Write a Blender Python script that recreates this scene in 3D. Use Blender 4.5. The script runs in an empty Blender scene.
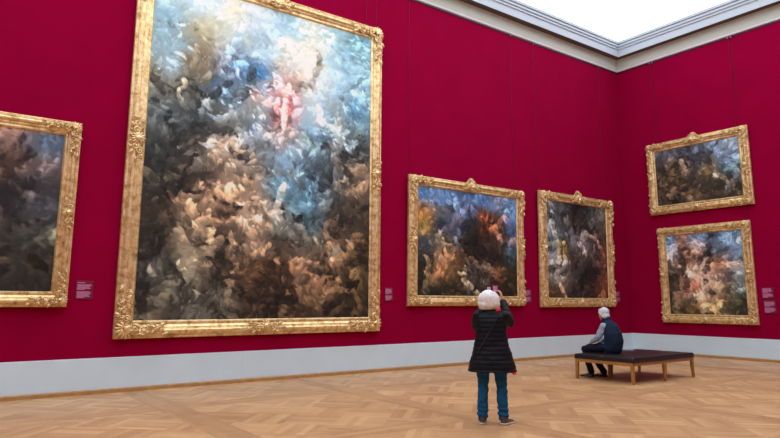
import bpy, math, random
import numpy as np
from mathutils import Vector, Matrix, Euler, noise as mnoise

random.seed(4); RNG = np.random.default_rng(11)
PI = math.pi
scene = bpy.context.scene
col = scene.collection
R = math.radians

# ------------------------------------------------------------------ helpers
def tag(o, label=None, cat=None, group=None, kind=None):
    if label: o['label'] = label
    if cat: o['category'] = cat
    if group: o['group'] = group
    if kind: o['kind'] = kind
    return o

def empty(name, loc=(0, 0, 0), rot=(0, 0, 0)):
    o = bpy.data.objects.new(name, None); o.empty_display_size = .1
    o.location = loc; o.rotation_euler = rot; col.objects.link(o)
    return o

class G:
    """collects shapes into one mesh"""
    def __init__(s): s.v = []; s.f = []; s.M = Matrix.Identity(4)
    def add(s, vs, fs):
        b = len(s.v); s.v += [tuple(s.M @ Vector(p)) for p in vs]
        s.f += [tuple(i + b for i in f) for f in fs]
    def box(s, x0, x1, y0, y1, z0, z1):
        s.add([(x0,y0,z0),(x1,y0,z0),(x1,y1,z0),(x0,y1,z0),(x0,y0,z1),(x1,y0,z1),(x1,y1,z1),(x0,y1,z1)],
              [(0,3,2,1),(4,5,6,7),(0,1,5,4),(1,2,6,5),(2,3,7,6),(3,0,4,7)])
    def rings(s, rings, cap=True):
        n = len(rings[0]); vs = [p for r in rings for p in r]; fs = []
        for i in range(len(rings) - 1):
            for j in range(n):
                k = (j + 1) % n
                fs.append((i*n+j, i*n+k, (i+1)*n+k, (i+1)*n+j))
        if cap:
            fs.append(tuple(range(n))[::-1]); fs.append(tuple((len(rings)-1)*n + j for j in range(n)))
        s.add(vs, fs)
    def tube(s, pts, rad, seg=10, side=(1, 0, 0), round_ends=True):
        """elliptical tube; rad entries r or (a along side, b across)"""
        pts = [Vector(p) for p in pts]; side = Vector(side)
        rad = [(r, r) if not isinstance(r, tuple) else r for r in rad]
        if round_ends:
            d0 = (pts[0]-pts[1]).normalized(); d1 = (pts[-1]-pts[-2]).normalized()
            r0, r1 = rad[0], rad[-1]; m0 = min(r0); m1 = min(r1)
            pts = [pts[0]+d0*m0, pts[0]+d0*m0*.7] + pts + [pts[-1]+d1*m1*.7, pts[-1]+d1*m1]
            rad = [(r0[0]*.2, r0[1]*.2), (r0[0]*.7, r0[1]*.7)] + rad + [(r1[0]*.7, r1[1]*.7), (r1[0]*.2, r1[1]*.2)]
        out = []
        for i, p in enumerate(pts):
            t = (pts[min(i+1, len(pts)-1)] - pts[max(i-1, 0)]).normalized()
            a = side - t*side.dot(t)
            if a.length < .05: a = t.orthogonal()
            a.normalize(); b = t.cross(a)
            out.append([p + a*rad[i][0]*math.cos(2*PI*j/seg) + b*rad[i][1]*math.sin(2*PI*j/seg) for j in range(seg)])
        s.rings(out)
    def ball(s, c, r, rot=None, seg=12, n=8):
        r = (r, r, r) if not isinstance(r, tuple) else r
        m = Matrix.Translation(c) @ (rot.to_4x4() if rot else Matrix.Identity(4))
        vs = [m @ Vector((0, 0, -r[2]))]
        for i in range(1, n):
            a = -PI/2 + PI*i/n
            for j in range(seg):
                b = 2*PI*j/seg
                vs.append(m @ Vector((r[0]*math.cos(a)*math.cos(b), r[1]*math.cos(a)*math.sin(b), r[2]*math.sin(a))))
        vs.append(m @ Vector((0, 0, r[2])))
        fs = []
        for j in range(seg):
            k = (j+1) % seg
            fs.append((0, 1+k, 1+j))
            for i in range(n-2):
                fs.append((1+i*seg+j, 1+i*seg+k, 1+(i+1)*seg+k, 1+(i+1)*seg+j))
            fs.append((len(vs)-1, 1+(n-2)*seg+j, 1+(n-2)*seg+k))
        s.add(vs, fs)
    def mesh(s, name, smooth=False):
        me = bpy.data.meshes.new(name); me.from_pydata(s.v, [], s.f); me.update()
        if smooth: me.polygons.foreach_set('use_smooth', [True]*len(me.polygons))
        return me
    def build(s, name, mat, parent=None, smooth=False, bevel=0):
        o = bpy.data.objects.new(name, s.mesh(name, smooth)); o.data.materials.append(mat)
        col.objects.link(o); o.parent = parent
        if bevel:
            b = o.modifiers.new('bevel', 'BEVEL'); b.width = bevel; b.segments = 2; b.limit_method = 'ANGLE'
        return o
    def fuse(s, name, mat, parent=None, voxel=.006, it=3, disp=None):
        """grow all shapes into one continuous skin"""
        me = s.mesh(name); o = bpy.data.objects.new(name, me); col.objects.link(o)
        m = o.modifiers.new('r', 'REMESH'); m.mode = 'VOXEL'; m.voxel_size = voxel
        if it:
            k = o.modifiers.new('s', 'SMOOTH'); k.iterations = it; k.factor = .5
        dg = bpy.context.evaluated_depsgraph_get(); dg.update()
        ne = bpy.data.meshes.new_from_object(o.evaluated_get(dg))
        o.modifiers.clear(); o.data = ne; ne.name = name
        if disp:
            nn = [v.normal.copy() for v in ne.vertices]
            for v, q in zip(ne.vertices, nn): v.co += q*disp(v.co)
        ne.polygons.foreach_set('use_smooth', [True]*len(ne.polygons)); ne.materials.clear(); ne.materials.append(mat)
        o.parent = parent
        return o

def lin(c): return tuple(((x/255+.055)/1.055)**2.4 if x > 10 else x/255/12.92 for x in c)

def mat(name, rgb, rough=.6, metal=0, spec=.5, var=0, vscale=8, bump=0, bscale=60, sheen=0, coat=0):
    m = bpy.data.materials.new(name); m.use_nodes = True; nt = m.node_tree; N = nt.nodes; L = nt.links
    b = N['Principled BSDF']; c = lin(rgb)
    b.inputs['Base Color'].default_value = (*c, 1); b.inputs['Roughness'].default_value = rough
    b.inputs['Metallic'].default_value = metal; b.inputs['Specular IOR Level'].default_value = spec
    if sheen: b.inputs['Sheen Weight'].default_value = sheen
    if coat: b.inputs['Coat Weight'].default_value = coat
    tc = N.new('ShaderNodeTexCoord')
    if var:
        n = N.new('ShaderNodeTexNoise'); n.inputs['Scale'].default_value = vscale; n.inputs['Detail'].default_value = 6
        L.new(tc.outputs['Object'], n.inputs['Vector'])
        r = N.new('ShaderNodeValToRGB'); L.new(n.outputs['Fac'], r.inputs['Fac'])
        r.color_ramp.elements[0].position = .3; r.color_ramp.elements[1].position = .7
        r.color_ramp.elements[0].color = (*[x*(1-var) for x in c], 1); r.color_ramp.elements[1].color = (*[min(1, x*(1+var)) for x in c], 1)
        L.new(r.outputs['Color'], b.inputs['Base Color'])
    if bump:
        n = N.new('ShaderNodeTexNoise'); n.inputs['Scale'].default_value = bscale; n.inputs['Detail'].default_value = 4
        L.new(tc.outputs['Object'], n.inputs['Vector'])
        k = N.new('ShaderNodeBump'); k.inputs['Strength'].default_value = bump; k.inputs['Distance'].default_value = .01
        L.new(n.outputs['Fac'], k.inputs['Height']); L.new(k.outputs['Normal'], b.inputs['Normal'])
    return m

# ------------------------------------------------------------------ materials
M_wall = mat('crimson_fabric', (140, 0, 50), .95, spec=.04, var=.05, vscale=1.3, bump=.15, bscale=400)
M_plinth = mat('pale_blue_grey_paint', (204, 228, 240), .5, spec=.3, var=.03, vscale=2)
M_frieze = mat('stone_paint', (190, 194, 182), .8, spec=.2, var=.03, vscale=4)
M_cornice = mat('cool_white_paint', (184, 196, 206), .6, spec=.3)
M_soffit = mat('umber_soffit', (98, 88, 80), .8, spec=.2)  # darker and browner than the rest of the cornice
M_rail_gap = mat('rail_shadow_gap', (28, 16, 24), .5)
M_bead = mat('lilac_paint', (214, 200, 212), .6)
M_oak = mat('oak_strip', (170, 130, 80), .5, var=.15, vscale=9)
M_dark = mat('neutral_wall', (140, 5, 52), .8)
M_black = mat('black_cloth', (20, 21, 28), .8, var=.2, vscale=14, sheen=.2)
M_jacket = mat('black_nylon', (5, 8, 19), .6, spec=.22, var=.15, vscale=20)
M_jeans = mat('teal_denim', (18, 82, 122), .85, var=.25, vscale=16, spec=.2)
M_vest = mat('navy_cloth', (26, 41, 60), .9, var=.18, vscale=12, spec=.15)
M_sweater = mat('grey_blue_knit', (142, 156, 178), .95, var=.12, vscale=30, bump=.3, bscale=200)
M_pants = mat('dark_navy_cloth', (26, 32, 50), .9, var=.2, vscale=12, spec=.15)
M_skin = mat('skin', (206, 150, 126), .55, var=.05, vscale=20)
M_eye = mat('eye', (70, 60, 55), .3)
M_whair = mat('silver_hair', (226, 228, 230), .6, var=.16, vscale=30, bump=.4, bscale=90)
M_mhair = mat('white_hair', (196, 202, 212), .65, var=.15, vscale=40, bump=.4, bscale=90)
M_shoe = mat('brown_leather', (88, 66, 54), .6, var=.2, vscale=30)
M_sole = mat('white_rubber', (196, 188, 178), .6)
M_bshoe = mat('black_leather', (16, 17, 24), .35)
M_red = mat('red_cloth', (225, 60, 60), .8)
M_pink = mat('pink_scarf', (225, 30, 80), .8)
M_leather = mat('brown_black_leather', (25, 21, 25), .38, spec=.45, var=.15, vscale=6, bump=.12, bscale=50)
M_bwood = mat('cherry_wood', (158, 110, 50), .45, var=.16, vscale=7)
M_paper = mat('pale_paper', (128, 146, 162), .35)
M_plate = mat('plum_acrylic', (112, 12, 52), .4)
M_text = mat('lilac_print', (190, 120, 160), .7)
M_wire = mat('dark_red_cord', (104, 4, 38), .6)
M_hook = mat('steel', (110, 90, 98), .5, metal=.5)
M_case = mat('black_plastic', (12, 12, 14), .4)

def gold():
    m = mat('gilded_wood', (214, 172, 104), .36, metal=.6)
    nt = m.node_tree; N = nt.nodes; L = nt.links; b = N['Principled BSDF']
    tc = N.new('ShaderNodeTexCoord'); n = N.new('ShaderNodeTexNoise'); n.inputs['Scale'].default_value = 9; n.inputs['Detail'].default_value = 8
    n.inputs['Roughness'].default_value = .7
    L.new(tc.outputs['Object'], n.inputs['Vector'])
    r = N.new('ShaderNodeValToRGB'); e = r.color_ramp.elements
    e[0].position = .3; e[0].color = (*lin((150, 112, 60)), 1)
    e[1].position = .7; e[1].color = (*lin((252, 236, 196)), 1)
    x = e.new(.5); x.color = (*lin((232, 202, 144)), 1)
    L.new(n.outputs['Fac'], r.inputs['Fac']); L.new(r.outputs['Color'], b.inputs['Base Color'])
    n2 = N.new('ShaderNodeTexNoise'); n2.inputs['Scale'].default_value = 26; n2.inputs['Detail'].default_value = 6
    L.new(tc.outputs['Object'], n2.inputs['Vector'])
    k = N.new('ShaderNodeBump'); k.inputs['Strength'].default_value = .8; k.inputs['Distance'].default_value = .01
    L.new(n2.outputs['Fac'], k.inputs['Height']); L.new(k.outputs['Normal'], b.inputs['Normal'])
    return m
M_gold = gold()

def canvas_mat():
    m = bpy.data.materials.new('oil_paint'); m.use_nodes = True; N = m.node_tree.nodes; L = m.node_tree.links
    b = N['Principled BSDF']; a = N.new('ShaderNodeAttribute'); a.attribute_name = 'paint'
    L.new(a.outputs['Color'], b.inputs['Base Color']); b.inputs['Roughness'].default_value = .5
    b.inputs['Specular IOR Level'].default_value = .25
    return m
M_canvas = canvas_mat()

def emis(name, rgb, s):
    m = bpy.data.materials.new(name); m.use_nodes = True; N = m.node_tree.nodes
    b = N['Principled BSDF']; b.inputs['Base Color'].default_value = (.02, .02, .02, 1) if s < 1 else (.8, .8, .8, 1)
    b.inputs['Emission Color'].default_value = (*rgb, 1); b.inputs['Emission Strength'].default_value = s
    return m
M_laylight = emis('opal_glass', (.86, .965, 1.04), 2.3)
M_screen = emis('phone_screen', (.75, .12, .3), .5)
M_screen2 = emis('phone_screen_pale', (.7, .45, .55), .5)

def floor_mat():
    m = bpy.data.materials.new('oak_parquet'); m.use_nodes = True; nt = m.node_tree; N = nt.nodes; L = nt.links
    b = N['Principled BSDF']
    def mt(op, a, c=None):
        n = N.new('ShaderNodeMath'); n.operation = op
        for i, x in enumerate((a, c)):
            if x is None: continue
            if isinstance(x, (int, float)): n.inputs[i].default_value = x
            else: L.new(x, n.inputs[i])
        return n.outputs[0]
    def vec(x, y, z):
        n = N.new('ShaderNodeCombineXYZ')
        for i, q in enumerate((x, y, z)):
            if isinstance(q, (int, float)): n.inputs[i].default_value = q
            else: L.new(q, n.inputs[i])
        return n.outputs[0]
    def wn(v):
        n = N.new('ShaderNodeTexWhiteNoise'); n.noise_dimensions = '3D'; L.new(v, n.inputs['Vector']); return n.outputs['Value']
    def mix(f, a, c): return mt('ADD', mt('MULTIPLY', a, mt('SUBTRACT', 1, f)), mt('MULTIPLY', c, f))
    g = N.new('ShaderNodeNewGeometry'); s = N.new('ShaderNodeSeparateXYZ'); L.new(g.outputs['Position'], s.inputs[0])
    x = mt('ADD', s.outputs[0], 100.0); y = mt('ADD', s.outputs[1], 100.0)
    P = 3.0; W = .42
    fx = mt('MODULO', mt('ADD', x, (6.3-100) % P + W/2), P); fy = mt('MODULO', mt('ADD', y, (-2.95-100) % P + W/2), P)
    bx = mt('LESS_THAN', fx, W); by = mt('LESS_THAN', fy, W)           # band along y, band along x
    # band planks
    iy = mt('FLOOR', mt('DIVIDE', x, .105)); ly = mt('FLOOR', mt('DIVIDE', mt('ADD', y, mt('MULTIPLY', iy, .37)), 1.5))
    ix = mt('FLOOR', mt('DIVIDE', y, .105)); lx = mt('FLOOR', mt('DIVIDE', mt('ADD', x, mt('MULTIPLY', ix, .37)), 1.5))
    hb1 = wn(vec(iy, ly, 3)); hb2 = wn(vec(ix, lx, 7))
    # panel planks: diagonal basket
    c = .62; r2 = .70711
    u = mt('MULTIPLY', mt('ADD', x, y), r2); v = mt('ADD', mt('MULTIPLY', mt('SUBTRACT', x, y), r2), 200)
    cu = mt('FLOOR', mt('DIVIDE', u, c)); cv = mt('FLOOR', mt('DIVIDE', v, c))
    par = mt('MODULO', mt('ADD', cu, cv), 2)
    ac = mix(par, u, v); ia = mt('FLOOR', mt('DIVIDE', ac, c/7))
    hp = mt('ADD', mt('MULTIPLY', wn(vec(ia, cu, cv)), .46), mt('ADD', mt('MULTIPLY', wn(vec(cu, cv, 9)), .26), .14))
    tone = mix(by, mix(bx, hp, mt('ADD', mt('MULTIPLY', hb1, .35), .22)), mt('ADD', mt('MULTIPLY', hb2, .35), .12))
    # grain and gentle wear
    n1 = N.new('ShaderNodeTexNoise'); n1.inputs['Scale'].default_value = 3.2; n1.inputs['Detail'].default_value = 6
    L.new(g.outputs['Position'], n1.inputs['Vector'])
    n2 = N.new('ShaderNodeTexNoise'); n2.inputs['Scale'].default_value = .5; n2.inputs['Detail'].default_value = 2
    L.new(g.outputs['Position'], n2.inputs['Vector'])
    tone = mt('ADD', tone, mt('MULTIPLY', mt('SUBTRACT', n1.outputs['Fac'], .5), .5))
    tone = mt('ADD', tone, mt('MULTIPLY', mt('SUBTRACT', n2.outputs['Fac'], .5), .5))
    r = N.new('ShaderNodeValToRGB'); e = r.color_ramp.elements
    e[0].position = 0; e[0].color = (*lin((158, 118, 82)), 1); e[1].position = 1; e[1].color = (*lin((218, 180, 132)), 1)
    q = e.new(.5); q.color = (*lin((190, 148, 104)), 1)
    L.new(tone, r.inputs['Fac']); L.new(r.outputs['Color'], b.inputs['Base Color'])
    b.inputs['Roughness'].default_value = .38; b.inputs['Specular IOR Level'].default_value = .4
    return m
M_floor = floor_mat()

# ------------------------------------------------------------------ the room
X0, Y0, X1, Y1 = -11.331, 17.485, 2.6, -9.0        # left wall, far wall, right side, behind the camera
HC = 9.775
def struct(name, g, m, bevel=0):
    o = g.build(name, m, None, bevel=bevel); o['kind'] = 'structure'; return o
g = G(); g.box(X0-.3, X1+.3, Y1-.3, Y0+.3, -.2, 0); struct('floor', g, M_floor)
g = G(); g.box(X0-.3, X0, Y1-.3, Y0+.3, 0, HC+.2); struct('wall_left', g, M_wall)
g = G(); g.box(X0, X1+.3, Y0, Y0+.3, 0, HC+.2); struct('wall_far', g, M_wall)
g = G(); g.box(X1, X1+.3, Y1-.3, Y0, 0, HC+.2); struct('wall_right', g, M_wall)
g = G(); g.box(X0, X1, Y1-.3, Y1, 0, HC+.2); struct('wall_back', g, M_wall)
g = G(); g.box(X0, X1, Y1, Y0, HC, HC+.1); struct('ceiling', g, M_laylight)

def sweep(name, prof, m, sides=None):
    """a moulding profile (offset into the room, height) run round the four walls with mitred corners"""
    g = G(); rings = []
    for (sx, sy) in ((0, 0), (1, 0), (1, 1), (0, 1), (0, 0)):
        rings.append([(X1-o if sx else X0+o, (Y0-o if sy else Y1+o), z) for o, z in prof])
    n = len(prof); vs = [p for r in rings for p in r]; fs = []
    for i in range(4):
        for j in range(n-1): fs.append((i*n+j, i*n+j+1, (i+1)*n+j+1, (i+1)*n+j))
    g.add(vs, [f[::-1] for f in fs])
    o = g.build(name, m); o['kind'] = 'structure'; return o
sweep('baseboard_oak', [(0, 0), (.045, 0), (.045, .055), (.03, .072), (0, .072)], M_oak)
sweep('trim_1', [(0, .07), (.016, .07), (.016, .562), (.0, .568)], M_plinth)
sweep('trim_2', [(0, 8.845), (.022, 8.85), (.022, 8.885), (0, 8.89)], M_rail_gap)  # dark strip standing in for the shadow gap at the picture rail
sweep('trim_3', [(0, 8.89), (.03, 8.89), (.042, 8.905), (.042, 8.93), (.03, 8.945), (.008, 8.948)], M_bead)
sweep('trim_4', [(.008, 8.948), (.008, 9.24), (.03, 9.27), (.06, 9.29)], M_frieze)
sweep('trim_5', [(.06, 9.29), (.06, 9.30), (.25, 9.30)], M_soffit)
sweep('trim_6', [(.25, 9.295), (.255, 9.30), (.258, 9.50), (.262, 9.505), (.262, 9.52), (.29, 9.53), (.295, 9.575), (.27, 9.58), (.27, 9.60), (.31, 9.61),
                 (.315, 9.665), (.29, 9.67), (.29, 9.69), (.335, 9.70), (.34, 9.775)], M_cornice)
g = G(); g.box(X0+.016, X0+.019, 4.875, 5.675, .085, .55); o = struct('trim_7', g, M_plinth, .001)

# ------------------------------------------------------------------ ornament of the gilded frames
def scroll(g, c, r0, turns, a0, hand, thick, h, ext):
    """a spiral volute that unwinds from c and ends in a tail"""
    pts, rad = [], []
    n = int(12*turns)
    for i in range(n+1):
        t = i/n; a = a0 + hand*turns*2*PI*t; r = r0*(.12+.88*t)
        pts.append((c[0]+r*math.cos(a), -h - .012*(1-t), c[1]+r*math.sin(a))); rad.append(thick*(.65+.35*t))
    if ext:
        a = a0 + hand*turns*2*PI
        tx, tz = -math.sin(a)*hand, math.cos(a)*hand
        p = pts[-1]
        for k in range(1, 5):
            q = k/4
            pts.append((p[0]+tx*ext*q + math.cos(a)*ext*.25*q*q, -h+.01*q, p[2]+tz*ext*q + math.sin(a)*ext*.25*q*q)); rad.append(thick*(1-.75*q))
    g.tube(pts, rad, 6, side=(0, 1, 0))

def leaf(g, x, z, a, ln, w, h, lobes=3):
    """an acanthus leaf: curled midrib with side lobes"""
    d = Vector((math.cos(a), 0, math.sin(a))); s = Vector((-math.sin(a), 0, math.cos(a)))
    p = Vector((x, -h, z))
    g.tube([p, p+d*ln*.4+Vector((0, -.014, 0)), p+d*ln*.8+Vector((0, -.008, 0)), p+d*ln+Vector((0, .008, 0))], [w*.35, w*.5, w*.35, w*.12], 6)
    for k in range(lobes):
        t = (k+.6)/lobes
        for q in (-1, 1):
            b = p+d*ln*t*.8; e = b + d*ln*.22 + s*q*w*(1.15-.6*t)
            g.tube([b, (b+e)/2+Vector((0, -.012, 0)), e], [w*.2, w*.3, w*.12], 5)

def shell(g, x, z, a, r, h, n=7, spread=2.6):
    for k in range(n):
        t = a + spread*(k/(n-1)-.5)
        g.tube([(x, -h-.02, z), (x+math.cos(t)*r*.6, -h-.028, z+math.sin(t)*r*.6), (x+math.cos(t)*r, -h-.006, z+math.sin(t)*r)], [r*.10, r*.17, r*.13], 6)
    g.ball((x, -h-.015, z), (r*.3, r*.22, r*.3), seg=8, n=6)

FW = .29                     # ornaments are modelled for a moulding this wide, then scaled
def ornament_corner():
    rnd = random.Random(3); g = G(); c = FW/2
    shell(g, c+.02, c+.02, PI*1.25, .15, .105, 9, 3.4)
    g.ball((c+.02, -.15, c+.02), (.05, .03, .05), seg=8, n=6)
    for m in (0, 1):
        h = G()
        scroll(h, (c+.17, c+.02), .065, 1.2, .4, 1, .017, .135, .12)
        scroll(h, (c+.30, c-.03), .055, 1.2, -.6, -1, .016, .13, .12)
        scroll(h, (c+.46, c+.03), .045, 1.1, .7, 1, .014, .13, .10)
        for k in range(9):
            x = c + .08 + k*.068; leaf(h, x, c+.085*math.sin(k*2.1), rnd.uniform(-.9, .9), .10, .042, .115+rnd.uniform(0, .015))
        for k in range(5):
            x = c - .03 + k*.11; leaf(h, x, .075, -PI/2+rnd.uniform(-.5, .9), .055, .03, .085, 2)
        for k in range(30):
            h.ball((c+rnd.uniform(0, .62), -.135, c+rnd.uniform(-.10, .10)), (.016, .012, .016), seg=6, n=4)
        vs = [(v[2], v[1], v[0]) for v in h.v] if m else h.v
        g.add(vs, [f[::-1] for f in h.f] if m else h.f)
    return g
def ornament_mid(top):
    rnd = random.Random(8 + top); g = G(); c = FW/2          # origin at the rail's outer edge, x along it, z inwards
    shell(g, 0, c+.03, -PI/2, .12 if not top else .18, .11, 8, 2.8)
    shell(g, 0, c+.02, PI/2, .11, .115, 5, 2.2)
    g.ball((0, -.155, c+.01), (.055, .035, .06), seg=10, n=6)
    if top:
        shell(g, 0, -.02, -PI/2, .13, .07, 7, 2.6)
        for q in (-1, 1):
            g.tube([(q*.03, -.08, .02), (q*.13, -.09, -.06), (q*.2, -.09, .02), (q*.24, -.09, .08)], [.03, .028, .022, .014], 6)
            leaf(g, q*.08, .0, PI/2*(-1)+q*.6, .09, .045, .08)
    for q in (-1, 1):
        h = G()
        scroll(h, (.14, c-.03), .055, 1.2, .4, 1, .016, .13, .10)
        scroll(h, (.22, c+.045), .045, 1.1, -.6, -1, .014, .13, .11)
        for k in range(5):
            leaf(h, .08+k*.06, c+.07*math.sin(k*2.3+.5), rnd.uniform(-.8, .8), .09, .04, .115)
        for k in range(2):
            leaf(h, .05+k*.08, .075, -PI/2+.4*k, .055, .03, .085, 2)
        g.add([(q*v[0], v[1], v[2]) for v in h.v], h.f if q > 0 else [f[::-1] for f in h.f])
    return g
ME_corner = ornament_corner().mesh('corner_ornament', True); ME_corner.materials.append(M_gold)
ME_mid = ornament_mid(0).mesh('centre_ornament', True); ME_mid.materials.append(M_gold)
ME_top = ornament_mid(1).mesh('crest', True); ME_top.materials.append(M_gold)

PROF = [(0, 0), (0, .05), (.03, .062), (.07, .066), (.10, .058), (.14, .062), (.20, .085), (.28, .108), (.36, .118), (.44, .116), (.50, .104),
        (.54, .088), (.58, .084), (.62, .088), (.68, .078), (.76, .066), (.80, .070), (.86, .080), (.92, .078), (.96, .064), (1, .05), (1, .02)]

def frame_mesh(W, H, ws, wb, wt):
    g = G(); rings = []
    for cx, cz in ((0, 0), (1, 0), (1, 1), (0, 1), (0, 0)):
        rings.append([((W/2 - a*ws)*(1 if cx else -1), -h, (H - a*wt) if cz else a*wb) for a, h in PROF])
    n = len(PROF); vs = []; fs = []
    for i in range(4):
        b = len(vs); vs += rings[i] + rings[i+1]
        for j in range(n-1): fs.append((b+j, b+n+j, b+n+j+1, b+j+1))
    g.add(vs, fs)
    g.box(-W/2+.03, W/2-.03, -.018, 0, .03, H-.03)      # backing board
    return g

# ------------------------------------------------------------------ oil painting surfaces: loose brushwork, no subject
def painted(W, H, pal, nx, k, seed, strokes, gain=1.0, small=1.0):
    rng = np.random.default_rng(seed); ny = int(nx*H/W)
    pal = np.array(pal, float); rows, cols = pal.shape[:2]
    def smp(u, v):
        a = np.clip(u*cols-.5, 0, cols-1.001); b = np.clip(v*rows-.5, 0, rows-1.001)
        i, j = b.astype(int), a.astype(int); fb = (b-i)[..., None]; fa = (a-j)[..., None]
        fa = fa*fa*(3-2*fa); fb = fb*fb*(3-2*fb)
        j2 = np.minimum(j+1, cols-1); i2 = np.minimum(i+1, rows-1)
        return (pal[i, j]*(1-fa)+pal[i, j2]*fa)*(1-fb) + (pal[i2, j]*(1-fa)+pal[i2, j2]*fa)*fb
    U, V = np.meshgrid((np.arange(nx+1))/nx, (np.arange(ny+1))/ny)        # V runs down from the top
    def wave(f, s):
        r = np.random.default_rng(s); o = np.zeros_like(U)
        for _ in range(6):
            a = r.uniform(0, 2*PI); q = f*r.uniform(.6, 1.6); o += np.sin((U*W*math.cos(a)+V*H*math.sin(a))*q+r.uniform(0, 9))
        return o/6
    Uw = U + .035*wave(6, seed)+.015*wave(16, seed+1); Vw = V + .03*wave(6, seed+2)+.012*wave(16, seed+3)
    img = smp(Uw, Vw)
    PX, PY = U*W, V*H
    img = img*(.62+.38*np.clip((img.mean(-1, keepdims=True)-60)/110, 0, 1))
    def dab(cx, cy, a, ln, wd, c, op, bend, shade, soft):
        i0 = max(0, int((cy-ln*1.3)/H*ny)); i1 = min(ny+1, int((cy+ln*1.3)/H*ny)+2)
        j0 = max(0, int((cx-ln*1.3)/W*nx)); j1 = min(nx+1, int((cx+ln*1.3)/W*nx)+2)
        if i1 <= i0 or j1 <= j0: return
        dx = PX[i0:i1, j0:j1]-cx; dy = PY[i0:i1, j0:j1]-cy
        p = dx*math.cos(a)+dy*math.sin(a); q = -dx*math.sin(a)+dy*math.cos(a) + bend*p*p/ln*.5
        d = (p/ln)**2+(q/(wd*(1-.35*p/ln)))**2
        al = np.clip((1-d)*soft, 0, 1)*op
        rd = (1+shade*np.clip((-dx*.5-dy)/wd, -1, 1))[..., None]
        img[i0:i1, j0:j1] = img[i0:i1, j0:j1]*(1-al[..., None]) + c*rd*al[..., None]
    nc = int(W*H*7)
    for s in range(nc):                                    # tangled masses built from a few bent lobes
        t = s/nc; cx, cy = rng.uniform(0, W), rng.uniform(0, H)
        base = smp(np.array(cx/W), np.array(cy/H)); br = base.mean()
        sz = (.34*(1-t)+.15)*small*rng.uniform(.8, 1.2)
        if br > 100 and base[2] > base[0]-24 and cy < H*.62 and rng.random() < .8:              # airy tones: broad soft sweeps
            for k in range(3):
                dab(cx+rng.normal(0, sz*.7), cy+rng.normal(0, sz*.5), rng.normal(.2, .7), sz*rng.uniform(.8, 1.5), sz*rng.uniform(.25, .5),
                    np.clip(base+rng.normal(0, 16)+np.array((1, .5, -.6))*rng.normal(0, 10), 10, 240), rng.uniform(.3, .6), rng.normal(0, .6), .03, 1.0)
            continue
        lite = rng.random() < (.36 if br < 95 else .5)
        c = base*(rng.uniform(1.1, 1.5) if lite else (rng.uniform(.2, .55) if br < 95 else rng.uniform(.6, .85)))
        if lite and base[0] > base[2]+4: c = c*np.array((1.02, 1.0, .96))+np.array((8, 5, 0))
        a = rng.uniform(0, PI); x, y = cx, cy; lum = c.mean()/max(br, 1)
        for k in range(rng.integers(3, 6)):
            L1 = sz*rng.uniform(.45, .8)
            x2, y2 = x+math.cos(a)*L1*.75, y+math.sin(a)*L1*.75
            dab(x2, y2, a, L1, L1*rng.uniform(.34, .5), np.clip((c*.55+.45*lum*smp(np.array(np.clip(x2/W, 0, 1)), np.array(np.clip(y2/H, 0, 1))))*rng.uniform(.88, 1.12), 5, 225), .9, rng.normal(0, .5), .30, 5.5)
            x, y = x2+math.cos(a)*L1*.55, y2+math.sin(a)*L1*.55; a += rng.normal(0, .95)
    for s in range(strokes):
        t = s/strokes; cx, cy = rng.uniform(0, W), rng.uniform(0, H)
        ln = (.10*(1-t)+.03)*small*rng.uniform(.6, 1.4)
        i_, j_ = min(ny, int(cy/H*ny)), min(nx, int(cx/W*nx))
        here = img[i_, j_]; base = smp(np.array(cx/W), np.array(cy/H)); soft = base.mean() > 125
        c = here*.65+base*.35; c = np.clip(c*math.exp(rng.normal(0, .05 if soft else .26)), 5, 235)
        dab(cx, cy, 1.1*math.sin(cx*2.7+seed)+1.3*math.cos(cy*2.9+cx)+rng.normal(0, .5), ln, ln*rng.uniform(.25, .5), c, rng.uniform(.4, .8), rng.normal(0, 1), .1, 2.0)
    img = np.clip(img*gain, 3, 245)/255
    L_ = np.where(img > .04, ((img+.055)/1.055)**2.4, img/12.92)*k
    return nx, ny, np.clip(L_, 0, .92)

def canvas_mesh(W, H, data):
    nx, ny, L_ = data
    xs = (np.arange(nx+1)/nx-.5)*W; zs = H*(1-np.arange(ny+1)/ny)
    X, Z = np.meshgrid(xs, zs)
    co = np.stack([X, np.zeros_like(X), Z], -1).reshape(-1, 3)
    idx = np.arange((nx+1)*(ny+1)).reshape(ny+1, nx+1)
    q = np.stack([idx[:-1, :-1], idx[1:, :-1], idx[1:, 1:], idx[:-1, 1:]], -1).reshape(-1, 4)
    me = bpy.data.meshes.new('canvas'); me.from_pydata(co.tolist(), [], q.tolist()); me.update()
    at = me.color_attributes.new('paint', 'FLOAT_COLOR', 'POINT')
    c = np.ones(((nx+1)*(ny+1), 4)); c[:, :3] = L_.reshape(-1, 3)
    at.data.foreach_set('color', c.ravel().astype(np.float32))
    me.materials.append(M_canvas)
    return me

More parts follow.
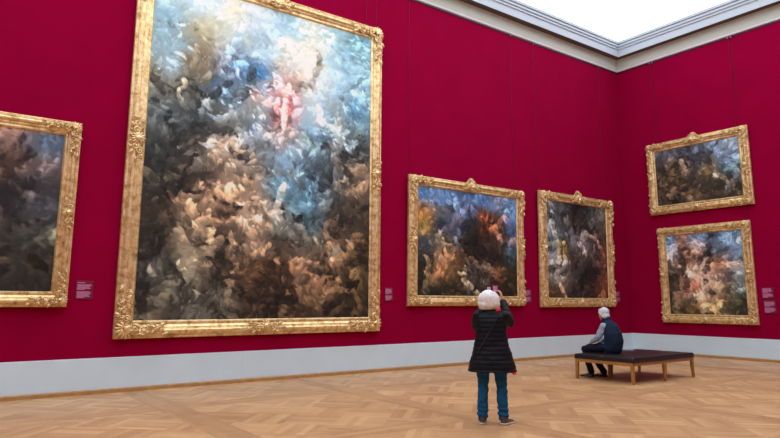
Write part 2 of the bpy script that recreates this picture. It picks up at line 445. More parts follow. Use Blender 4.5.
def painting(wall, s, z, W, H, tilt, wi, wiz, label, pal, nx, k, seed, strokes, wires=(), gain=1.0, small=1.0, mids=(1, 1, 1, 1)):
    """s = centre along the wall, z = bottom of the frame, W x H outer size, wi/wiz = moulding widths"""
    if wall == 'left': loc = (X0+.02, s, z); rz = PI/2
    else: loc = (s, Y0-.02, z); rz = 0
    t = empty('framed_painting', loc, (R(tilt), 0, rz)); tag(t, label, 'painting', 'gilt-framed paintings on the crimson walls')
    o = frame_mesh(W, H, wi, wiz, wiz).build('gilded_frame', M_gold, t)
    cw, ch = W-2*wi+.02, H-2*wiz+.02
    c = bpy.data.objects.new('canvas', canvas_mesh(cw, ch, painted(cw, ch, pal, nx, k, seed, strokes, gain, small)))
    col.objects.link(c); c.parent = t; c.location = (0, -.045, wiz-.01)
    sc = wi/FW; os_ = 1 if W > 5 else .82
    for (x, zz, r) in ((-W/2, 0, 0), (W/2, 0, -PI/2), (W/2, H, PI), (-W/2, H, PI/2)):
        q = bpy.data.objects.new('corner_ornament', ME_corner); col.objects.link(q); q.parent = t
        q.location = (x, 0, zz); q.rotation_euler = (0, r, 0); q.scale = (sc*os_, 1, sc*os_)
    for n, (x, zz, r) in enumerate(((0, 0, 0), (W/2, H/2, -PI/2), (0, H, PI), (-W/2, H/2, PI/2))):
        if not mids[n]: continue
        top = n == 2 and mids[n] == 2
        q = bpy.data.objects.new('crest' if top else 'centre_ornament', ME_top if top else ME_mid); col.objects.link(q); q.parent = t
        q.location = (x, 0, zz); q.rotation_euler = (0, r, 0); q.scale = (sc*os_, 1, sc*os_)
    Mi = (Matrix.Translation(loc) @ Euler((R(tilt), 0, rz)).to_matrix().to_4x4()).inverted()
    for wpos in wires:
        g = G(); g.M = Mi
        P = (lambda z_, d=.012: Vector((X0+d, wpos, z_))) if wall == 'left' else (lambda z_, d=.012: Vector((wpos, Y0-d, z_)))
        g.tube([P(8.86, .03), P(8.8), P(z+H*math.cos(R(tilt))-.25)], [.004]*3, 6, side=(0, 0, 1))
        wo = g.build('hanging_wire', M_wire, t, True)
        h = G(); h.M = Mi
        p = P(8.86, .035); h.box(p.x-.02, p.x+.02, p.y-.02, p.y+.02, p.z-.05, p.z+.02); h.build('rail_hook', M_hook, wo)
    return t

PAL0 = [[(60,55,55),(50,45,45),(70,65,70),(70,80,95),(110,85,75),(70,90,110)],
 [(40,36,36),(35,32,34),(30,26,28),(40,30,28),(80,58,46),(90,80,80)],
 [(35,30,28),(30,26,26),(24,20,22),(22,20,24),(26,22,24),(50,50,55)],
 [(50,45,40),(40,36,36),(30,28,30),(28,26,30),(30,28,32),(60,65,70)],
 [(60,50,40),(50,45,40),(70,75,75),(45,42,40),(45,45,42),(75,78,70)],
 [(60,50,38),(55,45,35),(90,66,46),(48,42,34),(50,45,38),(45,42,34)],
 [(45,38,30),(50,40,32),(60,48,36),(45,40,32),(40,36,30),(36,34,28)]]
PALB = [[(150,185,205),(185,202,208),(212,212,195),(180,200,215),(150,190,215),(195,205,200),(150,190,205),(120,170,195)],
 [(130,165,185),(170,165,140),(175,190,195),(140,170,195),(190,198,190),(200,200,185),(150,185,205),(125,165,190)],
 [(130,160,175),(130,115,90),(90,105,130),(60,120,175),(185,150,140),(180,185,185),(140,172,195),(115,155,180)],
 [(130,130,120),(95,95,85),(90,120,150),(150,160,160),(190,105,110),(150,170,185),(130,150,160),(90,125,145)],
 [(85,95,98),(55,65,70),(110,110,105),(100,120,140),(150,120,115),(120,155,175),(90,110,125),(80,90,95)],
 [(60,66,66),(85,80,72),(145,125,108),(110,110,110),(120,160,190),(80,100,120),(60,65,70),(110,95,80)],
 [(40,42,40),(60,50,45),(150,125,105),(150,130,112),(95,140,170),(90,130,160),(50,56,58),(100,85,70)],
 [(60,50,40),(120,100,82),(130,100,82),(175,150,128),(110,120,120),(80,120,140),(70,60,50),(70,60,50)],
 [(45,42,38),(150,135,115),(65,58,50),(135,114,95),(90,75,62),(115,98,84),(130,108,84),(90,70,50)],
 [(90,90,85),(150,145,125),(60,52,45),(110,80,55),(90,62,45),(130,105,85),(120,95,75),(70,60,40)],
 [(40,38,34),(90,90,86),(112,110,98),(60,48,38),(42,34,28),(70,55,40),(42,34,28),(36,30,22)]]
PAL1 = [[(70,110,160),(90,125,165),(80,110,150),(60,80,110),(75,110,155),(90,95,110),(85,120,160)],
 [(160,110,55),(90,90,95),(60,65,75),(50,60,80),(150,75,45),(70,55,45),(70,105,150)],
 [(140,115,60),(45,55,75),(50,65,90),(30,32,38),(110,65,45),(85,65,50),(60,85,120)],
 [(70,75,80),(110,100,80),(100,90,80),(35,30,30),(45,38,36),(60,48,40),(50,70,85)],
 [(50,60,55),(150,115,88),(120,85,55),(60,50,42),(50,42,36),(40,40,36),(45,60,60)],
 [(45,50,42),(130,88,56),(90,75,50),(120,110,100),(110,100,95),(130,85,50),(55,48,35)],
 [(38,42,32),(50,46,34),(70,60,40),(70,70,65),(80,70,60),(70,50,34),(28,28,22)]]
PAL2 = [[(70,75,80),(45,48,50),(30,32,36),(28,30,32),(60,62,62),(75,75,72)],
 [(75,85,90),(50,50,52),(50,42,35),(30,30,32),(70,70,66),(70,62,55)],
 [(85,100,110),(70,75,75),(26,28,32),(60,55,55),(60,50,48),(55,38,35)],
 [(90,105,115),(120,95,40),(40,38,40),(120,112,105),(30,28,30),(75,45,38)],
 [(110,112,110),(150,145,135),(60,50,48),(20,20,24),(25,24,28),(80,50,42)],
 [(90,90,85),(110,105,95),(30,28,30),(18,18,22),(24,22,24),(95,50,38)],
 [(60,42,32),(60,42,34),(50,36,30),(26,22,24),(60,36,28),(75,45,30)]]
PAL4 = [[(60,62,70),(62,64,72),(60,64,74),(70,80,95),(75,88,105),(95,110,125),(110,125,140)],
 [(60,55,52),(100,82,60),(75,62,50),(70,72,78),(95,82,65),(80,95,115),(75,90,110)],
 [(85,70,48),(100,80,52),(50,42,36),(70,62,50),(105,88,62),(60,75,80),(55,75,75)],
 [(50,42,34),(80,64,44),(36,30,26),(60,50,40),(50,42,34),(42,38,34),(40,38,32)],
 [(55,50,42),(60,55,46),(50,42,34),(55,45,34),(50,42,32),(46,38,28),(40,34,26)]]
PAL5 = [[(80,105,135),(100,62,48),(90,100,115),(85,105,130),(70,85,105),(95,120,145),(85,110,140)],
 [(90,105,125),(50,38,34),(100,65,50),(90,75,65),(70,85,100),(60,70,80),(95,120,145)],
 [(110,95,85),(50,38,34),(120,90,75),(150,130,115),(110,75,55),(110,80,65),(70,80,90)],
 [(70,60,52),(60,46,40),(160,138,120),(170,148,130),(130,100,80),(90,75,65),(110,120,125)],
 [(60,50,42),(80,60,50),(110,60,50),(160,138,118),(145,122,100),(70,62,52),(80,88,85)],
 [(50,48,38),(70,55,44),(110,90,75),(155,132,110),(130,105,75),(80,70,50),(60,66,50)],
 [(45,44,32),(50,42,30),(120,90,50),(110,90,55),(90,75,45),(60,52,36),(42,42,30)]]
KP = 1.0
PALB = [[tuple(c*q*(.78, .82, .86, .88, .88, .86)[min(5, i_)] for c, q in zip(p_, (.96, .96, .93))) for p_ in row] for i_, row in enumerate(PALB)]  # palette darkened, most at the top, to offset stronger light up there
painting('left', -.028, 1.397, 3.70, 3.03, 1.0, .245, .245, 'very dark brown painting in gilt frame cut off by the left edge of the view',
         PAL0, 170, KP, 21, 1500, gain=.82)
painting('left', 5.27, .866, 5.43, 6.90, .3, .302, .302, 'enormous towering painting with pale blue top and dark bottom in gold frame',
         PALB, 290, KP, 5, 5200, wires=(2.75, 7.6, 7.88), mids=(1, 1, 2, 1))
painting('left', 10.70, 1.398, 3.875, 3.03, 1.2, .275, .24, 'blue and orange-brown painting in gilt frame behind the standing woman with the phone',
         PAL1, 170, KP, 31, 1600, wires=(8.87, 12.42), mids=(1, 1, 2, 1))
painting('left', 14.943, 1.357, 3.335, 3.185, 1.1, .32, .255, 'dark upright painting in gilt frame nearest the corner on the left wall',
         PAL2, 150, KP, 41, 1300, wires=(13.37, 16.435), mids=(1, 1, 2, 1))
painting('far', -8.93, 4.076, 2.963, 2.161, .8, .262, .262, 'small wide gilt-framed painting hung above a squarer one on the right wall',
         PAL4, 140, KP, 51, 1000, wires=(-10.15, -7.77), mids=(1, 1, 2, 1))
painting('far', -8.92, .919, 2.635, 2.745, 0, .25, .245, 'squarish gilt-framed painting in pale flesh tones hung under a wide one',
         PAL5, 140, KP, 61, 1300, gain=.88, wires=(-10.05, -7.68), mids=(1, 1, 1, 1))

# ------------------------------------------------------------------ wall labels
def plaque(wall, a, b, z0, z1, label, blocks):
    c = (a+b)/2
    t = empty('wall_label', (X0, c, z0) if wall == 'left' else (c, Y0, z0), (0, 0, PI/2 if wall == 'left' else 0))
    tag(t, label, 'label', 'wall labels beside the paintings')
    w = (b-a)/2; h = z1-z0
    g = G(); g.box(-w-.02, w+.02, -.016, 0, -.02, h+.02); g.build('plate', M_plate, t, bevel=.003)
    g = G(); rnd = random.Random(int(a*50))
    for (f0, f1, n) in blocks:
        for i in range(n):
            z = h*(f1 - (f1-f0)*(i+.5)/n); th = h*(f1-f0)/n*.36
            e = -w + 2*w*rnd.uniform(.78, 1.0) if i < n-1 else 0
            g.box(-w, e, -.018, -.0155, z-th, z+th)
    o = g.build('printed_text', M_text, t); o['label'] = 'pale lines of small print'
plaque('left', 1.965, 2.19, 1.54, 1.80, 'plum wall label beside the dark painting at the left edge', ((0, .42, 6), (.5, .86, 5), (.92, 1, 1)))
plaque('left', 8.175, 8.37, 1.52, 1.78, 'plum wall label between the enormous painting and the blue and orange-brown one', ((.0, .42, 6), (.52, 1, 7)))
plaque('left', 12.73, 12.95, 1.50, 1.80, 'plum wall label to the right of the painting behind the woman', ((.0, .42, 5), (.52, 1, 5)))
plaque('left', 16.70, 16.95, 1.50, 1.80, 'plum wall label nearest the room corner', ((.0, .42, 5), (.52, 1, 5)))
plaque('far', -7.47, -7.22, 1.62, 1.86, 'upper of two plum wall labels beside the squarish painting', ((0, .45, 4), (.52, 1, 5)))
plaque('far', -7.45, -7.19, 1.24, 1.55, 'lower of two plum wall labels beside the squarish painting', ((0, .42, 5), (.5, .9, 5)))

# ------------------------------------------------------------------ benches
def bench(x0, x1, y0, y1, label):
    t = empty('upholstered_bench', ((x0+x1)/2, (y0+y1)/2, 0)); tag(t, label, 'bench', 'leather benches pushed together')
    w, d = (x1-x0)/2, (y1-y0)/2
    # cushion: four quilted pads with soft edges
    n = 40; g = G(); top = []; z0, z1 = .388, .482
    def hgt(u, v):
        e = min(1, (1-abs(u))/.03) ** .35 * min(1, (1-abs(v))/.03) ** .35 if abs(u) < 1 and abs(v) < 1 else 0
        gr = 1-.55*math.exp(-(u/.022)**2)-.0; gs = 1-.55*math.exp(-(v/.025)**2)
        return z0+.06+(z1-z0-.06)*e*min(gr, gs)
    us = sorted(set([round(-1+2*i/n, 4) for i in range(n+1)]+[-.99, -.97, .97, .99, -.015, .015, -.03, .03]))
    m = len(us)
    vs = [((w+.012)*u, (d-.003)*v, hgt(u, v)) for v in us for u in us]
    fs = [(j*m+i, j*m+i+1, (j+1)*m+i+1, (j+1)*m+i) for j in range(m-1) for i in range(m-1)]
    rim = [i for i in range(m)]+[j*m+m-1 for j in range(1, m)]+[(m-1)*m+i for i in range(m-2, -1, -1)]+[j*m for j in range(m-2, 0, -1)]
    b = len(vs); vs += [(vs[i][0], vs[i][1], z0) for i in rim]
    for k in range(len(rim)):
        k2 = (k+1) % len(rim); fs.append((rim[k], b+k, b+k2, rim[k2]))
    fs.append(tuple(b+k for k in range(len(rim)))[::-1])
    g.add(vs, fs); c = g.build('cushion', M_leather, t, True); c['label'] = 'dark brown leather cushion in four pads'
    e = c.modifiers.new('e', 'EDGE_SPLIT'); e.split_angle = R(50)
    for u in (-.5, .5):
        for v in (-.5, .5):
            g = G(); g.ball(((w+.02)*u, d*v, .481), (.018, .018, .006), seg=10, n=6); g.build('button', M_leather, c, True)
    g = G(); r = .03
    e_ = .005
    g.box(-w+.04, w-.04, -d+e_, -d+r, .328, .386); g.box(-w+.04, w-.04, d-r, d-e_, .328, .386)
    g.box(-w+e_, -w+r, -d+.04, d-.04, .328, .386); g.box(w-r, w-e_, -d+.04, d-.04, .328, .386); g.box(-w+.028, w-.028, -d+.028, d-.028, .376, .3885)
    g.build('rail_frame', M_bwood, t)
    for sx in (-1, 1):
        for sy in (-1, 1):
            g = G(); a = .062; b_ = .046
            X = (w-a, w) if sx > 0 else (-w, -w+a); Yy = (d-a, d) if sy > 0 else (-d, -d+a)
            Xb = (w-b_, w) if sx > 0 else (-w, -w+b_); Yb = (d-b_, d) if sy > 0 else (-d, -d+b_)
            g.add([(Xb[0],Yb[0],0),(Xb[1],Yb[0],0),(Xb[1],Yb[1],0),(Xb[0],Yb[1],0),(X[0],Yy[0],.386),(X[1],Yy[0],.386),(X[1],Yy[1],.386),(X[0],Yy[1],.386)],
                  [(0,3,2,1),(4,5,6,7),(0,1,5,4),(1,2,6,5),(2,3,7,6),(3,0,4,7)])
            g.build('leg', M_bwood, t, bevel=.004)
    return t
bench(-8.14, -6.86, 10.56, 11.67, 'dark leather bench with wooden legs the seated man sits on')
bench(-8.14, -6.89, 11.69, 12.76, 'dark leather bench with wooden legs behind the one the man sits on')

# ------------------------------------------------------------------ people
def head(g, M, s=1.0):
    """skull, jaw, nose, lips, brow and ears; +y is the face"""
    old = g.M; g.M = old @ M @ Matrix.Scale(s, 4)
    g.ball((0, -.012, .025), (.076, .094, .088), seg=20, n=14)
    g.ball((0, .028, -.035), (.060, .064, .082), seg=20, n=14)
    g.ball((0, .052, -.088), (.034, .034, .026), seg=14, n=10)
    for q in (-1, 1):
        g.ball((q*.036, .058, -.022), (.022, .022, .02), seg=12, n=8)
        g.ball((q*.030, .080, .022), (.024, .012, .008), seg=12, n=8)
        g.ball((q*.079, -.004, -.012), (.010, .021, .032), Euler((.2, 0, q*.25)).to_matrix(), seg=12, n=8)
        g.ball((q*.010, .102, -.035), (.009, .010, .008), seg=8, n=6)
    g.tube([(0, .086, .012), (0, .100, -.012), (0, .112, -.032)], [.009, .010, .012], 8)
    g.ball((0, .090, -.058), (.024, .010, .006), seg=12, n=8); g.ball((0, .088, -.069), (.020, .010, .007), seg=12, n=8)
    g.M = old

def hand(g, wrist, aim, palm, thumb_side, curl=.6, s=1.0, spread=.13):
    """palm, four unequal bent fingers and a thumb leaving the side of the palm. aim: along the hand; palm: out of the palm"""
    aim = Vector(aim).normalized(); pn = Vector(palm); pn = (pn-aim*pn.dot(aim)).normalized()
    sd = aim.cross(pn)*thumb_side
    w = Vector(wrist)
    g.tube([w-aim*.02*s, w+aim*.03*s, w+aim*.065*s, w+aim*.088*s], [(.026*s, .019*s), (.034*s, .017*s), (.040*s, .015*s), (.038*s, .012*s)], 12, side=sd)
    for i, (ln, o) in enumerate(((.072, .030), (.082, .010), (.076, -.010), (.060, -.029))):
        b = w+aim*.078*s+sd*o*s; d = (aim+sd*(o*spread/.03)).normalized(); pts = [b]
        for k, fr in enumerate((.45, .31, .24)):
            ang = curl*(.55+.5*k)*(1 if k else .8)
            d = (d*math.cos(ang*.6)+pn*math.sin(ang*.6)).normalized()
            pts.append(pts[-1]+d*ln*fr*s)
        g.tube(pts, [.0095*s, .009*s, .0083*s, .0072*s], 8, side=sd)
    b = w+aim*.022*s+sd*.026*s; d = (aim*.65+sd*.75+pn*.3).normalized()
    p2 = b+d*.038*s; d2 = (aim*.8+sd*.35+pn*.55*curl).normalized(); p3 = p2+d2*.030*s; p4 = p3+(d2+pn*.3).normalized()*.024*s
    g.tube([b, p2, p3, p4], [.014*s, .0115*s, .010*s, .008*s], 8, side=pn)

def folds(sc, amp, seed=0, st=(1, 1, 1)):
    def f(c):
        return amp*mnoise.noise(Vector((c.x*sc*st[0]+seed, c.y*sc*st[1], c.z*sc*st[2])))
    return f

def shoe(g, gs, x, y, yaw, l=.27, w=.048, h=.075):
    """upper and sole of one shoe; heel at (x, y), toe along yaw from +y"""
    m = Matrix.Translation((x, y, 0)) @ Matrix.Rotation(-yaw, 4, 'Z')
    g.M = m; gs.M = m
    ys = [-.03, 0, .05, .10, .15, .19, l-.035]
    hs = [h*.75, h, h*1.05, h*.95, h*.72, h*.62, h*.42]; wsx = [.6, .82, .9, .92, 1.0, .95, .6]
    rings = []
    for yy, hh, ww in zip(ys, hs, wsx):
        rings.append([(w*ww*math.cos(a), yy, .022+max(0, (hh-.022))*(math.sin(a) if math.sin(a) > 0 else .05*math.sin(a))) for a in [2*PI*j/16 for j in range(16)]])
    g.rings(rings)
    g.tube([(0, .02, .05), (0, .012, .105)], [(w*.86, .05), (w*.8, .048)], 14)
    rings = []
    out = [(-.6, -.034), (-.85, 0), (-.88, .05), (-.9, .1), (-1.04, .15), (-1.0, .19), (-.66, l-.03), (0, l-.012),
           (.66, l-.03), (1.0, .19), (1.04, .15), (.9, .1), (.88, .05), (.85, 0), (.6, -.034), (0, -.042)]
    for z, k in ((0, .97), (.012, 1.05), (.026, 1.04)): rings.append([(a*w*k, .11+(b-.11)*k, z) for a, b in out])
    gs.rings(rings)

# ---- standing woman, seen from behind, photographing
WO = (-5.75, 5.81, 0); WROT = R(47)
wo = empty('person', WO, (0, 0, WROT))
tag(wo, 'standing woman with white bob, black quilted coat and blue jeans raising a phone', 'person')
g = G()
hc = Vector((-.024, .03, 1.515)); Hm = Matrix.Translation(hc) @ Matrix.Rotation(R(-4), 4, 'X')
head(g, Hm, .96)
g.tube([(0, .0, 1.30), (0, .008, 1.38), (0, .018, 1.47)], [.062, .052, .052], 14)
g.tube([(0, 0, .84), (0, .0, .93), (0, .005, 1.04), (0, .01, 1.18), (0, .0, 1.28), (0, -.005, 1.345)],
       [(.15, .10), (.165, .115), (.13, .10), (.145, .11), (.155, .10), (.10, .07)], 18)
SR, ER, WR = (.168, .0, 1.325), (.252, .15, 1.225), (.170, .37, 1.525)
SL, EL, WL = (-.165, .0, 1.325), (-.185, .17, 1.18), (-.078, .37, 1.525)
for S_, E_, W_ in ((SR, ER, WR), (SL, EL, WL)):
    g.tube([S_, ((S_[0]+E_[0])/2, (S_[1]+E_[1])/2, (S_[2]+E_[2])/2), E_], [.045, .042, .036], 10)
    g.tube([E_, Vector(E_).lerp(Vector(W_), .4), W_], [.037, .037, .024], 10)
hand(g, WR, (-.10, .12, .60), (-.9, .35, .0), -1, .6, .95)
hand(g, WL, (.10, .12, .60), (.9, .35, .0), 1, .6, .95)
for q in (-1, 1):
    g.tube([(q*.085, 0, .86), (q*.105, .01, .66), (q*.115, .015, .47), (q*.122, -.005, .28), (q*.126, .0, .08)], [.08, .072, .05, .05, .033], 14)
    g.tube([(q*.126, -.01, .05), (q*.136, .12, .035)], [(.032, .03), (.036, .022)], 10)
g.fuse('body', M_skin, wo, .005, 2)
for q in (-1, 1): g = G(); g.M = Hm; g.ball((q*.030, .079, .004), .011, seg=10, n=8); g.build('eye', M_eye, wo, True)
# hair: a full bob turned in at the jaw
g = G(); g.M = Hm
g.ball((0, -.045, .004), (.134, .108, .122), seg=32, n=22); g.ball((0, .020, .070), (.088, .072, .045), seg=24, n=16)
g.ball((0, -.055, -.045), (.138, .088, .082), seg=32, n=20)
for q in (-1, 1): g.ball((q*.07, -.04, -.085), (.058, .06, .035), seg=20, n=14)
g.fuse('hair', M_whair, wo, .005, 14, lambda c: .010*mnoise.noise(Vector(((c.x-hc.x)*34, (c.y-hc.y)*34, c.z*7))) + .008*mnoise.noise(c*11))
# jeans
g = G()
for q in (-1, 1):
    g.tube([(q*.085, 0, .84), (q*.105, .008, .66), (q*.115, .012, .47), (q*.122, -.006, .28), (q*.126, -.004, .14), (q*.127, -.004, .085)],
           [.098, .088, .067, .068, .066, .064], 18)
g.tube([(0, 0, .78), (0, 0, .98)], [(.16, .12), (.15, .11)], 16)
def dj(c): return folds(9, .010, 2, (1, 1, 2.4))(c) + (.007*math.sin(c.z*95+c.x*20) if c.z < .22 else 0)
o = g.fuse('jeans', M_jeans, wo, .006, 2, dj); o['label'] = 'teal blue jeans'
# shoes
for q, n in ((-1, .05), (1, .55)):
    g = G(); gs = G(); shoe(g, gs, q*.128, -.03 if q < 0 else -.035, n)
    s_ = g.fuse('shoe', M_shoe, wo, .005, 2); gs.build('sole', M_sole, s_, True); s_['label'] = 'brown walking shoe with a white sole'
# coat: A-line, quilted in bands
g = G()
def ring(z, a, b, yo, n=40, wob=0):
    out = []
    for j in range(n):
        t = 2*PI*j/n; e = 1+wob*math.sin(5*t+.7)
        out.append((a*e*math.cos(t), yo+b*e*math.sin(t), z))
    return out
prof = [(1.395, .07, .068, .0), (1.375, .095, .075, -.002), (1.35, .150, .088, -.004), (1.31, .188, .105, -.004), (1.26, .192, .125, .0), (1.18, .190, .138, .0), (1.10, .192, .142, 0), (1.02, .200, .150, 0),
        (.92, .224, .168, 0), (.82, .252, .185, -.004), (.72, .284, .205, -.006), (.63, .304, .215, -.008)]
def lerp_prof(z):
    for (z1, a1, b1, y1), (z0, a0, b0, y0) in zip(prof, prof[1:]):
        if z <= z1 and z >= z0:
            t = (z-z0)/(z1-z0); return a0+(a1-a0)*t, b0+(b1-b0)*t, y0+(y1-y0)*t
    return prof[-1][1:]
zs = [1.395-.0075*i for i in range(102)]
rr = []
for z in zs:
    a, b, y = lerp_prof(z); q = .006*abs(math.sin(PI*(1.395-z)/.056))**.6 if z < 1.37 else 0
    rr.append(ring(z, a+q, b+q, y, 56, .028*max(0, (1.1-z)/.45)))
g.rings(rr)
for S_, E_, W_ in ((SR, ER, WR), (SL, EL, WL)):
    S_, E_, W_ = Vector(S_), Vector(E_), Vector(W_); pts, rad = [], []
    for i in range(24):
        t = i/23; pts.append(S_.lerp(E_, t)); rad.append(.066-.008*t+.006*abs(math.sin(t*PI*4)))
    g.tube(pts, rad, 16)
    pts, rad = [], []
    for i in range(24):
        t = i/23*.88; pts.append(E_.lerp(W_, t)); rad.append(.058-.016*t+.006*abs(math.sin(t*PI*5)))
    g.tube(pts, rad, 16)
    g.ball(tuple(S_), (.07, .068, .06), seg=16, n=10)
co = g.fuse('quilted_coat', M_jacket, wo, .006, 1, folds(11, .008, 5)); co['label'] = 'black quilted A-line coat'
g = G(); g.tube([(.03, -.03, 1.375), (.05, -.045, 1.378), (.075, -.045, 1.385), (.095, -.025, 1.395), (.105, .02, 1.39), (.09, .08, 1.37), (.04, .12, 1.34), (-.03, .12, 1.34), (-.08, .07, 1.35), (-.08, 0, 1.35)], [.010, .014, .020, .026, .028, .028, .026, .026, .020, .012], 10)
g.tube([(.10, .0, 1.40), (.112, .01, 1.42)], [.028, .016], 10)
o = g.fuse('scarf', M_pink, wo, .006, 2); o['label'] = 'bright pink scarf at the neck'
g = G()
pts = []
for i in range(26):
    t = i/25; z = 1.37-.52*t; a, b, y = lerp_prof(z); x = .12-.31*t
    x = max(-a*.93, x); yy = y-b*math.sqrt(max(0, 1-(x/a)**2))-.014
    pts.append((x, yy, z))
g.tube(pts, [(.012, .004)]*26, 8, side=(.5, 0, 1), round_ends=False)
g.build('bag_strap', M_case, wo, True)
g = G()
g.tube([(.235, -.09, .67), (.27, -.07, .635), (.292, -.04, .622)], [(.03, .006), (.034, .007), (.018, .006)], 10, side=(0, 0, 1))
o = g.build('coat_lining', M_red, wo, True); o['label'] = 'bright red flap below the coat hem'

# phone in a folding case, held up before her face
ph = empty('mobile_phone', (0, 0, 0)); tag(ph, 'mobile phone in black case held up by the standing woman, screen pink', 'phone')
PC = Vector((.045, .405, 1.668)); Wm = Matrix.Translation(WO) @ Matrix.Rotation(WROT, 4, 'Z')
ph.location = Wm @ PC; ph.rotation_euler = (R(6), 0, WROT)
g = G(); g.box(-.088, .088, -.006, .006, -.046, .052); g.build('case', M_case, ph, bevel=.004)
g = G(); g.box(.006, .070, -.0075, -.005, -.040, .043); o = g.build('screen', M_screen, ph)
g = G(); g.box(.018, .055, -.0085, -.0072, -.034, -.008); g.box(.02, .035, -.0085, -.0072, .012, .032); g.build('picture_detail', M_screen2, o)
g = G(); g.box(-.070, -.022, -.0075, -.005, -.030, .028); o = g.build('screen_edge', M_screen2, ph)

# ---- seated man
MO = (-7.70, 11.20, 0); MROT = R(96)
mo = empty('person', MO, (0, 0, MROT))
tag(mo, 'white-haired man in navy vest sitting on the leather bench with his back turned', 'person')
g = G()
Hm2 = Matrix.Translation((-.01, .165, 1.258)) @ Matrix.Rotation(R(-12), 4, 'Z') @ Matrix.Rotation(R(-8), 4, 'X')
head(g, Hm2, 1.0)
g.tube([(0, .07, 1.06), (0, .105, 1.13), (0, .14, 1.22)], [.07, .058, .056], 14)
g.tube([(0, .0, .58), (0, -.02, .66), (0, -.03, .78), (0, .0, .92), (0, .06, 1.01), (0, .085, 1.07)],
       [(.16, .12), (.17, .13), (.155, .12), (.165, .12), (.16, .095), (.085, .06)], 18)
MSR, MER, MWR = (.19, .08, 1.02), (.24, .17, .80), (.16, .39, .68)
MSL, MEL, MWL = (-.19, .08, 1.02), (-.23, .17, .80), (-.15, .39, .68)
for S_, E_, W_ in ((MSR, MER, MWR), (MSL, MEL, MWL)):
    g.tube([S_, Vector(S_).lerp(Vector(E_), .5), E_], [.05, .045, .038], 10)
    g.tube([E_, Vector(E_).lerp(Vector(W_), .4), W_], [.039, .038, .026], 10)
hand(g, MWR, (-.15, .9, -.42), (0, -.3, -1), 1, .35)
hand(g, MWL, (.15, .9, -.42), (0, -.3, -1), -1, .35)
for q in (-1, 1):
    g.tube([(q*.09, .0, .575), (q*.11, .25, .575), (q*.125, .52, .55)], [.075, .07, .052], 14)
    g.tube([(q*.125, .545, .53), (q*.13, .49-.04*(q > 0), .30), (q*.13, .42-.13*(q > 0), .08)], [.05, .048, .034], 14)
    g.tube([(q*.13, .41-.13*(q > 0), .05), (q*.14, .53-.13*(q > 0), .035)], [(.033, .03), (.036, .022)], 10)
g.fuse('body', M_skin, mo, .006, 2)
for q in (-1, 1): g = G(); g.M = Hm2; g.ball((q*.030, .079, .004), .011, seg=10, n=8); g.build('eye', M_eye, mo, True)
g = G(); g.M = Hm2
g.ball((0, -.026, .036), (.098, .108, .096), seg=22, n=14); g.ball((0, -.058, -.045), (.09, .07, .09), seg=20, n=12)
g.ball((0, .05, .09), (.055, .035, .025), seg=12, n=8)
for q in (-1, 1):
    g.tube([(q*.07, .03, .06), (q*.084, .015, .02), (q*.08, -.03, -.02), (q*.07, -.05, -.06)], [.02, .022, .028, .026], 10)
g.fuse('hair', M_mhair, mo, .006, 2, lambda c: .006*mnoise.noise(c*34)+.004*mnoise.noise(c*70))
# vest over a jumper
g = G()
g.tube([(0, .0, .555), (0, -.01, .62), (0, -.03, .73), (0, -.02, .85), (0, .02, .96), (0, .055, 1.03), (0, .085, 1.085), (0, .11, 1.125)],
       [(.222, .155), (.23, .165), (.222, .165), (.228, .162), (.225, .150), (.205, .125), (.135, .098), (.088, .08)], 26)
g.tube([(0, .09, 1.08), (0, .105, 1.15), (0, .112, 1.185)], [(.094, .092), (.088, .09), (.084, .088)], 18, round_ends=False)
g.tube([(0, .05, .60), (0, .16, .615), (0, .26, .625)], [(.22, .10), (.21, .07), (.19, .05)], 20)
o = g.fuse('padded_vest', M_vest, mo, .007, 3, folds(7, .018, 3, (1, 1, .7))); o['label'] = 'dark navy sleeveless vest'
for S_, E_, W_ in ((MSR, MER, MWR), (MSL, MEL, MWL)):
    g = G(); S_, E_, W_ = Vector(S_), Vector(E_), Vector(W_)
    g.tube([S_, S_.lerp(E_, .5), E_], [.066, .066, .058], 16); g.tube([E_, E_.lerp(W_, .45), E_.lerp(W_, .9)], [.060, .056, .042], 16)
    o = g.fuse('sleeve', M_sweater, mo, .006, 3, folds(14, .014, 8)); o['label'] = 'grey-blue knitted sleeve'
g = G()
for q in (-1, 1):
    g.tube([(q*.095, -.03, .585), (q*.112, .25, .588), (q*.125, .49, .568), (q*.127, .55, .545)], [(.095, .09), (.092, .085), (.082, .075), (.07, .062)], 18)
    g.tube([(q*.127, .55, .55), (q*.13, .49-.04*(q > 0), .30), (q*.132, .42-.13*(q > 0), .10)], [.068, .06, .066], 18)
o = g.fuse('trousers', M_pants, mo, .007, 3, folds(9, .012, 1)); o['label'] = 'dark navy trousers'
for q in (-1, 1):
    g = G(); gs = G(); shoe(g, gs, q*.135, .40-.13*(q > 0), q*.15, .28, .05, .075)
    s_ = g.fuse('shoe', M_bshoe, mo, .005, 2); gs.build('sole', M_bshoe, s_, True)

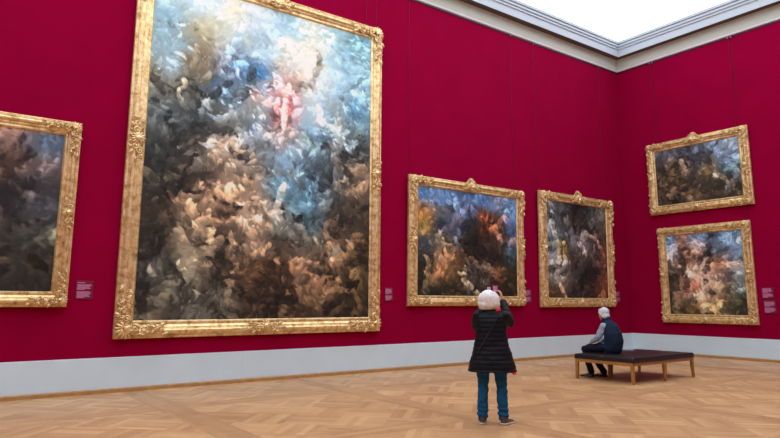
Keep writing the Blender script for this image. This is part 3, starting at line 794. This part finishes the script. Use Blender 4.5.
# papers beside the man
pp = empty('folded_leaflet', (-7.99, 12.17, .4835), (0, 0, R(38))); tag(pp, 'pale folded leaflets lying on the leather bench just behind the seated man', 'leaflet')
g = G()
for k in range(3):
    y = k*.006
    g.add([(-.13, -.08, .002+y), (.13, -.08, .002+y), (.13, 0, .030+y), (-.13, 0, .030+y), (-.13, .08, .004+y), (.13, .08, .004+y),
           (-.13, -.08, .0+y), (.13, -.08, .0+y), (.13, 0, .027+y), (-.13, 0, .027+y), (-.13, .08, .001+y), (.13, .08, .001+y)],
          [(0,1,2,3), (3,2,5,4), (7,6,9,8), (8,9,10,11), (0,6,7,1), (4,5,11,10), (0,3,9,6), (3,4,10,9), (1,7,8,2), (2,8,11,5)])
g.build('paper', M_paper, pp); pp.scale = (.8, .8, .8)

# ------------------------------------------------------------------ light and camera
w = bpy.data.worlds.new('world'); scene.world = w; w.use_nodes = True
w.node_tree.nodes['Background'].inputs['Color'].default_value = (.8, .9, 1, 1); w.node_tree.nodes['Background'].inputs['Strength'].default_value = .5

cam = bpy.data.cameras.new('camera'); co_ = bpy.data.objects.new('camera', cam); col.objects.link(co_)
yaw, pit, rol = R(-53.7573), R(9.1897), R(.1606)
f = Vector((math.cos(pit)*math.sin(yaw), math.cos(pit)*math.cos(yaw), math.sin(pit)))
r = Vector((math.cos(yaw), -math.sin(yaw), 0)); u = r.cross(f)
r2 = r*math.cos(rol)+u*math.sin(rol); u2 = -r*math.sin(rol)+u*math.cos(rol)
co_.matrix_world = Matrix(((r2.x, u2.x, -f.x, 0), (r2.y, u2.y, -f.y, 0), (r2.z, u2.z, -f.z, 1.5), (0, 0, 0, 1)))
cam.sensor_width = 36; cam.lens = 623.78*36/780; cam.shift_y = -18.57/780; cam.clip_start = .05
scene.camera = co_
vs_ = scene.view_settings; vs_.view_transform = 'Standard'; vs_.look = 'None'; vs_.exposure = 0; vs_.gamma = 1; vs_.use_curve_mapping = False
scene.cycles.use_denoising = True; scene.cycles.max_bounces = 8; scene.cycles.diffuse_bounces = 5
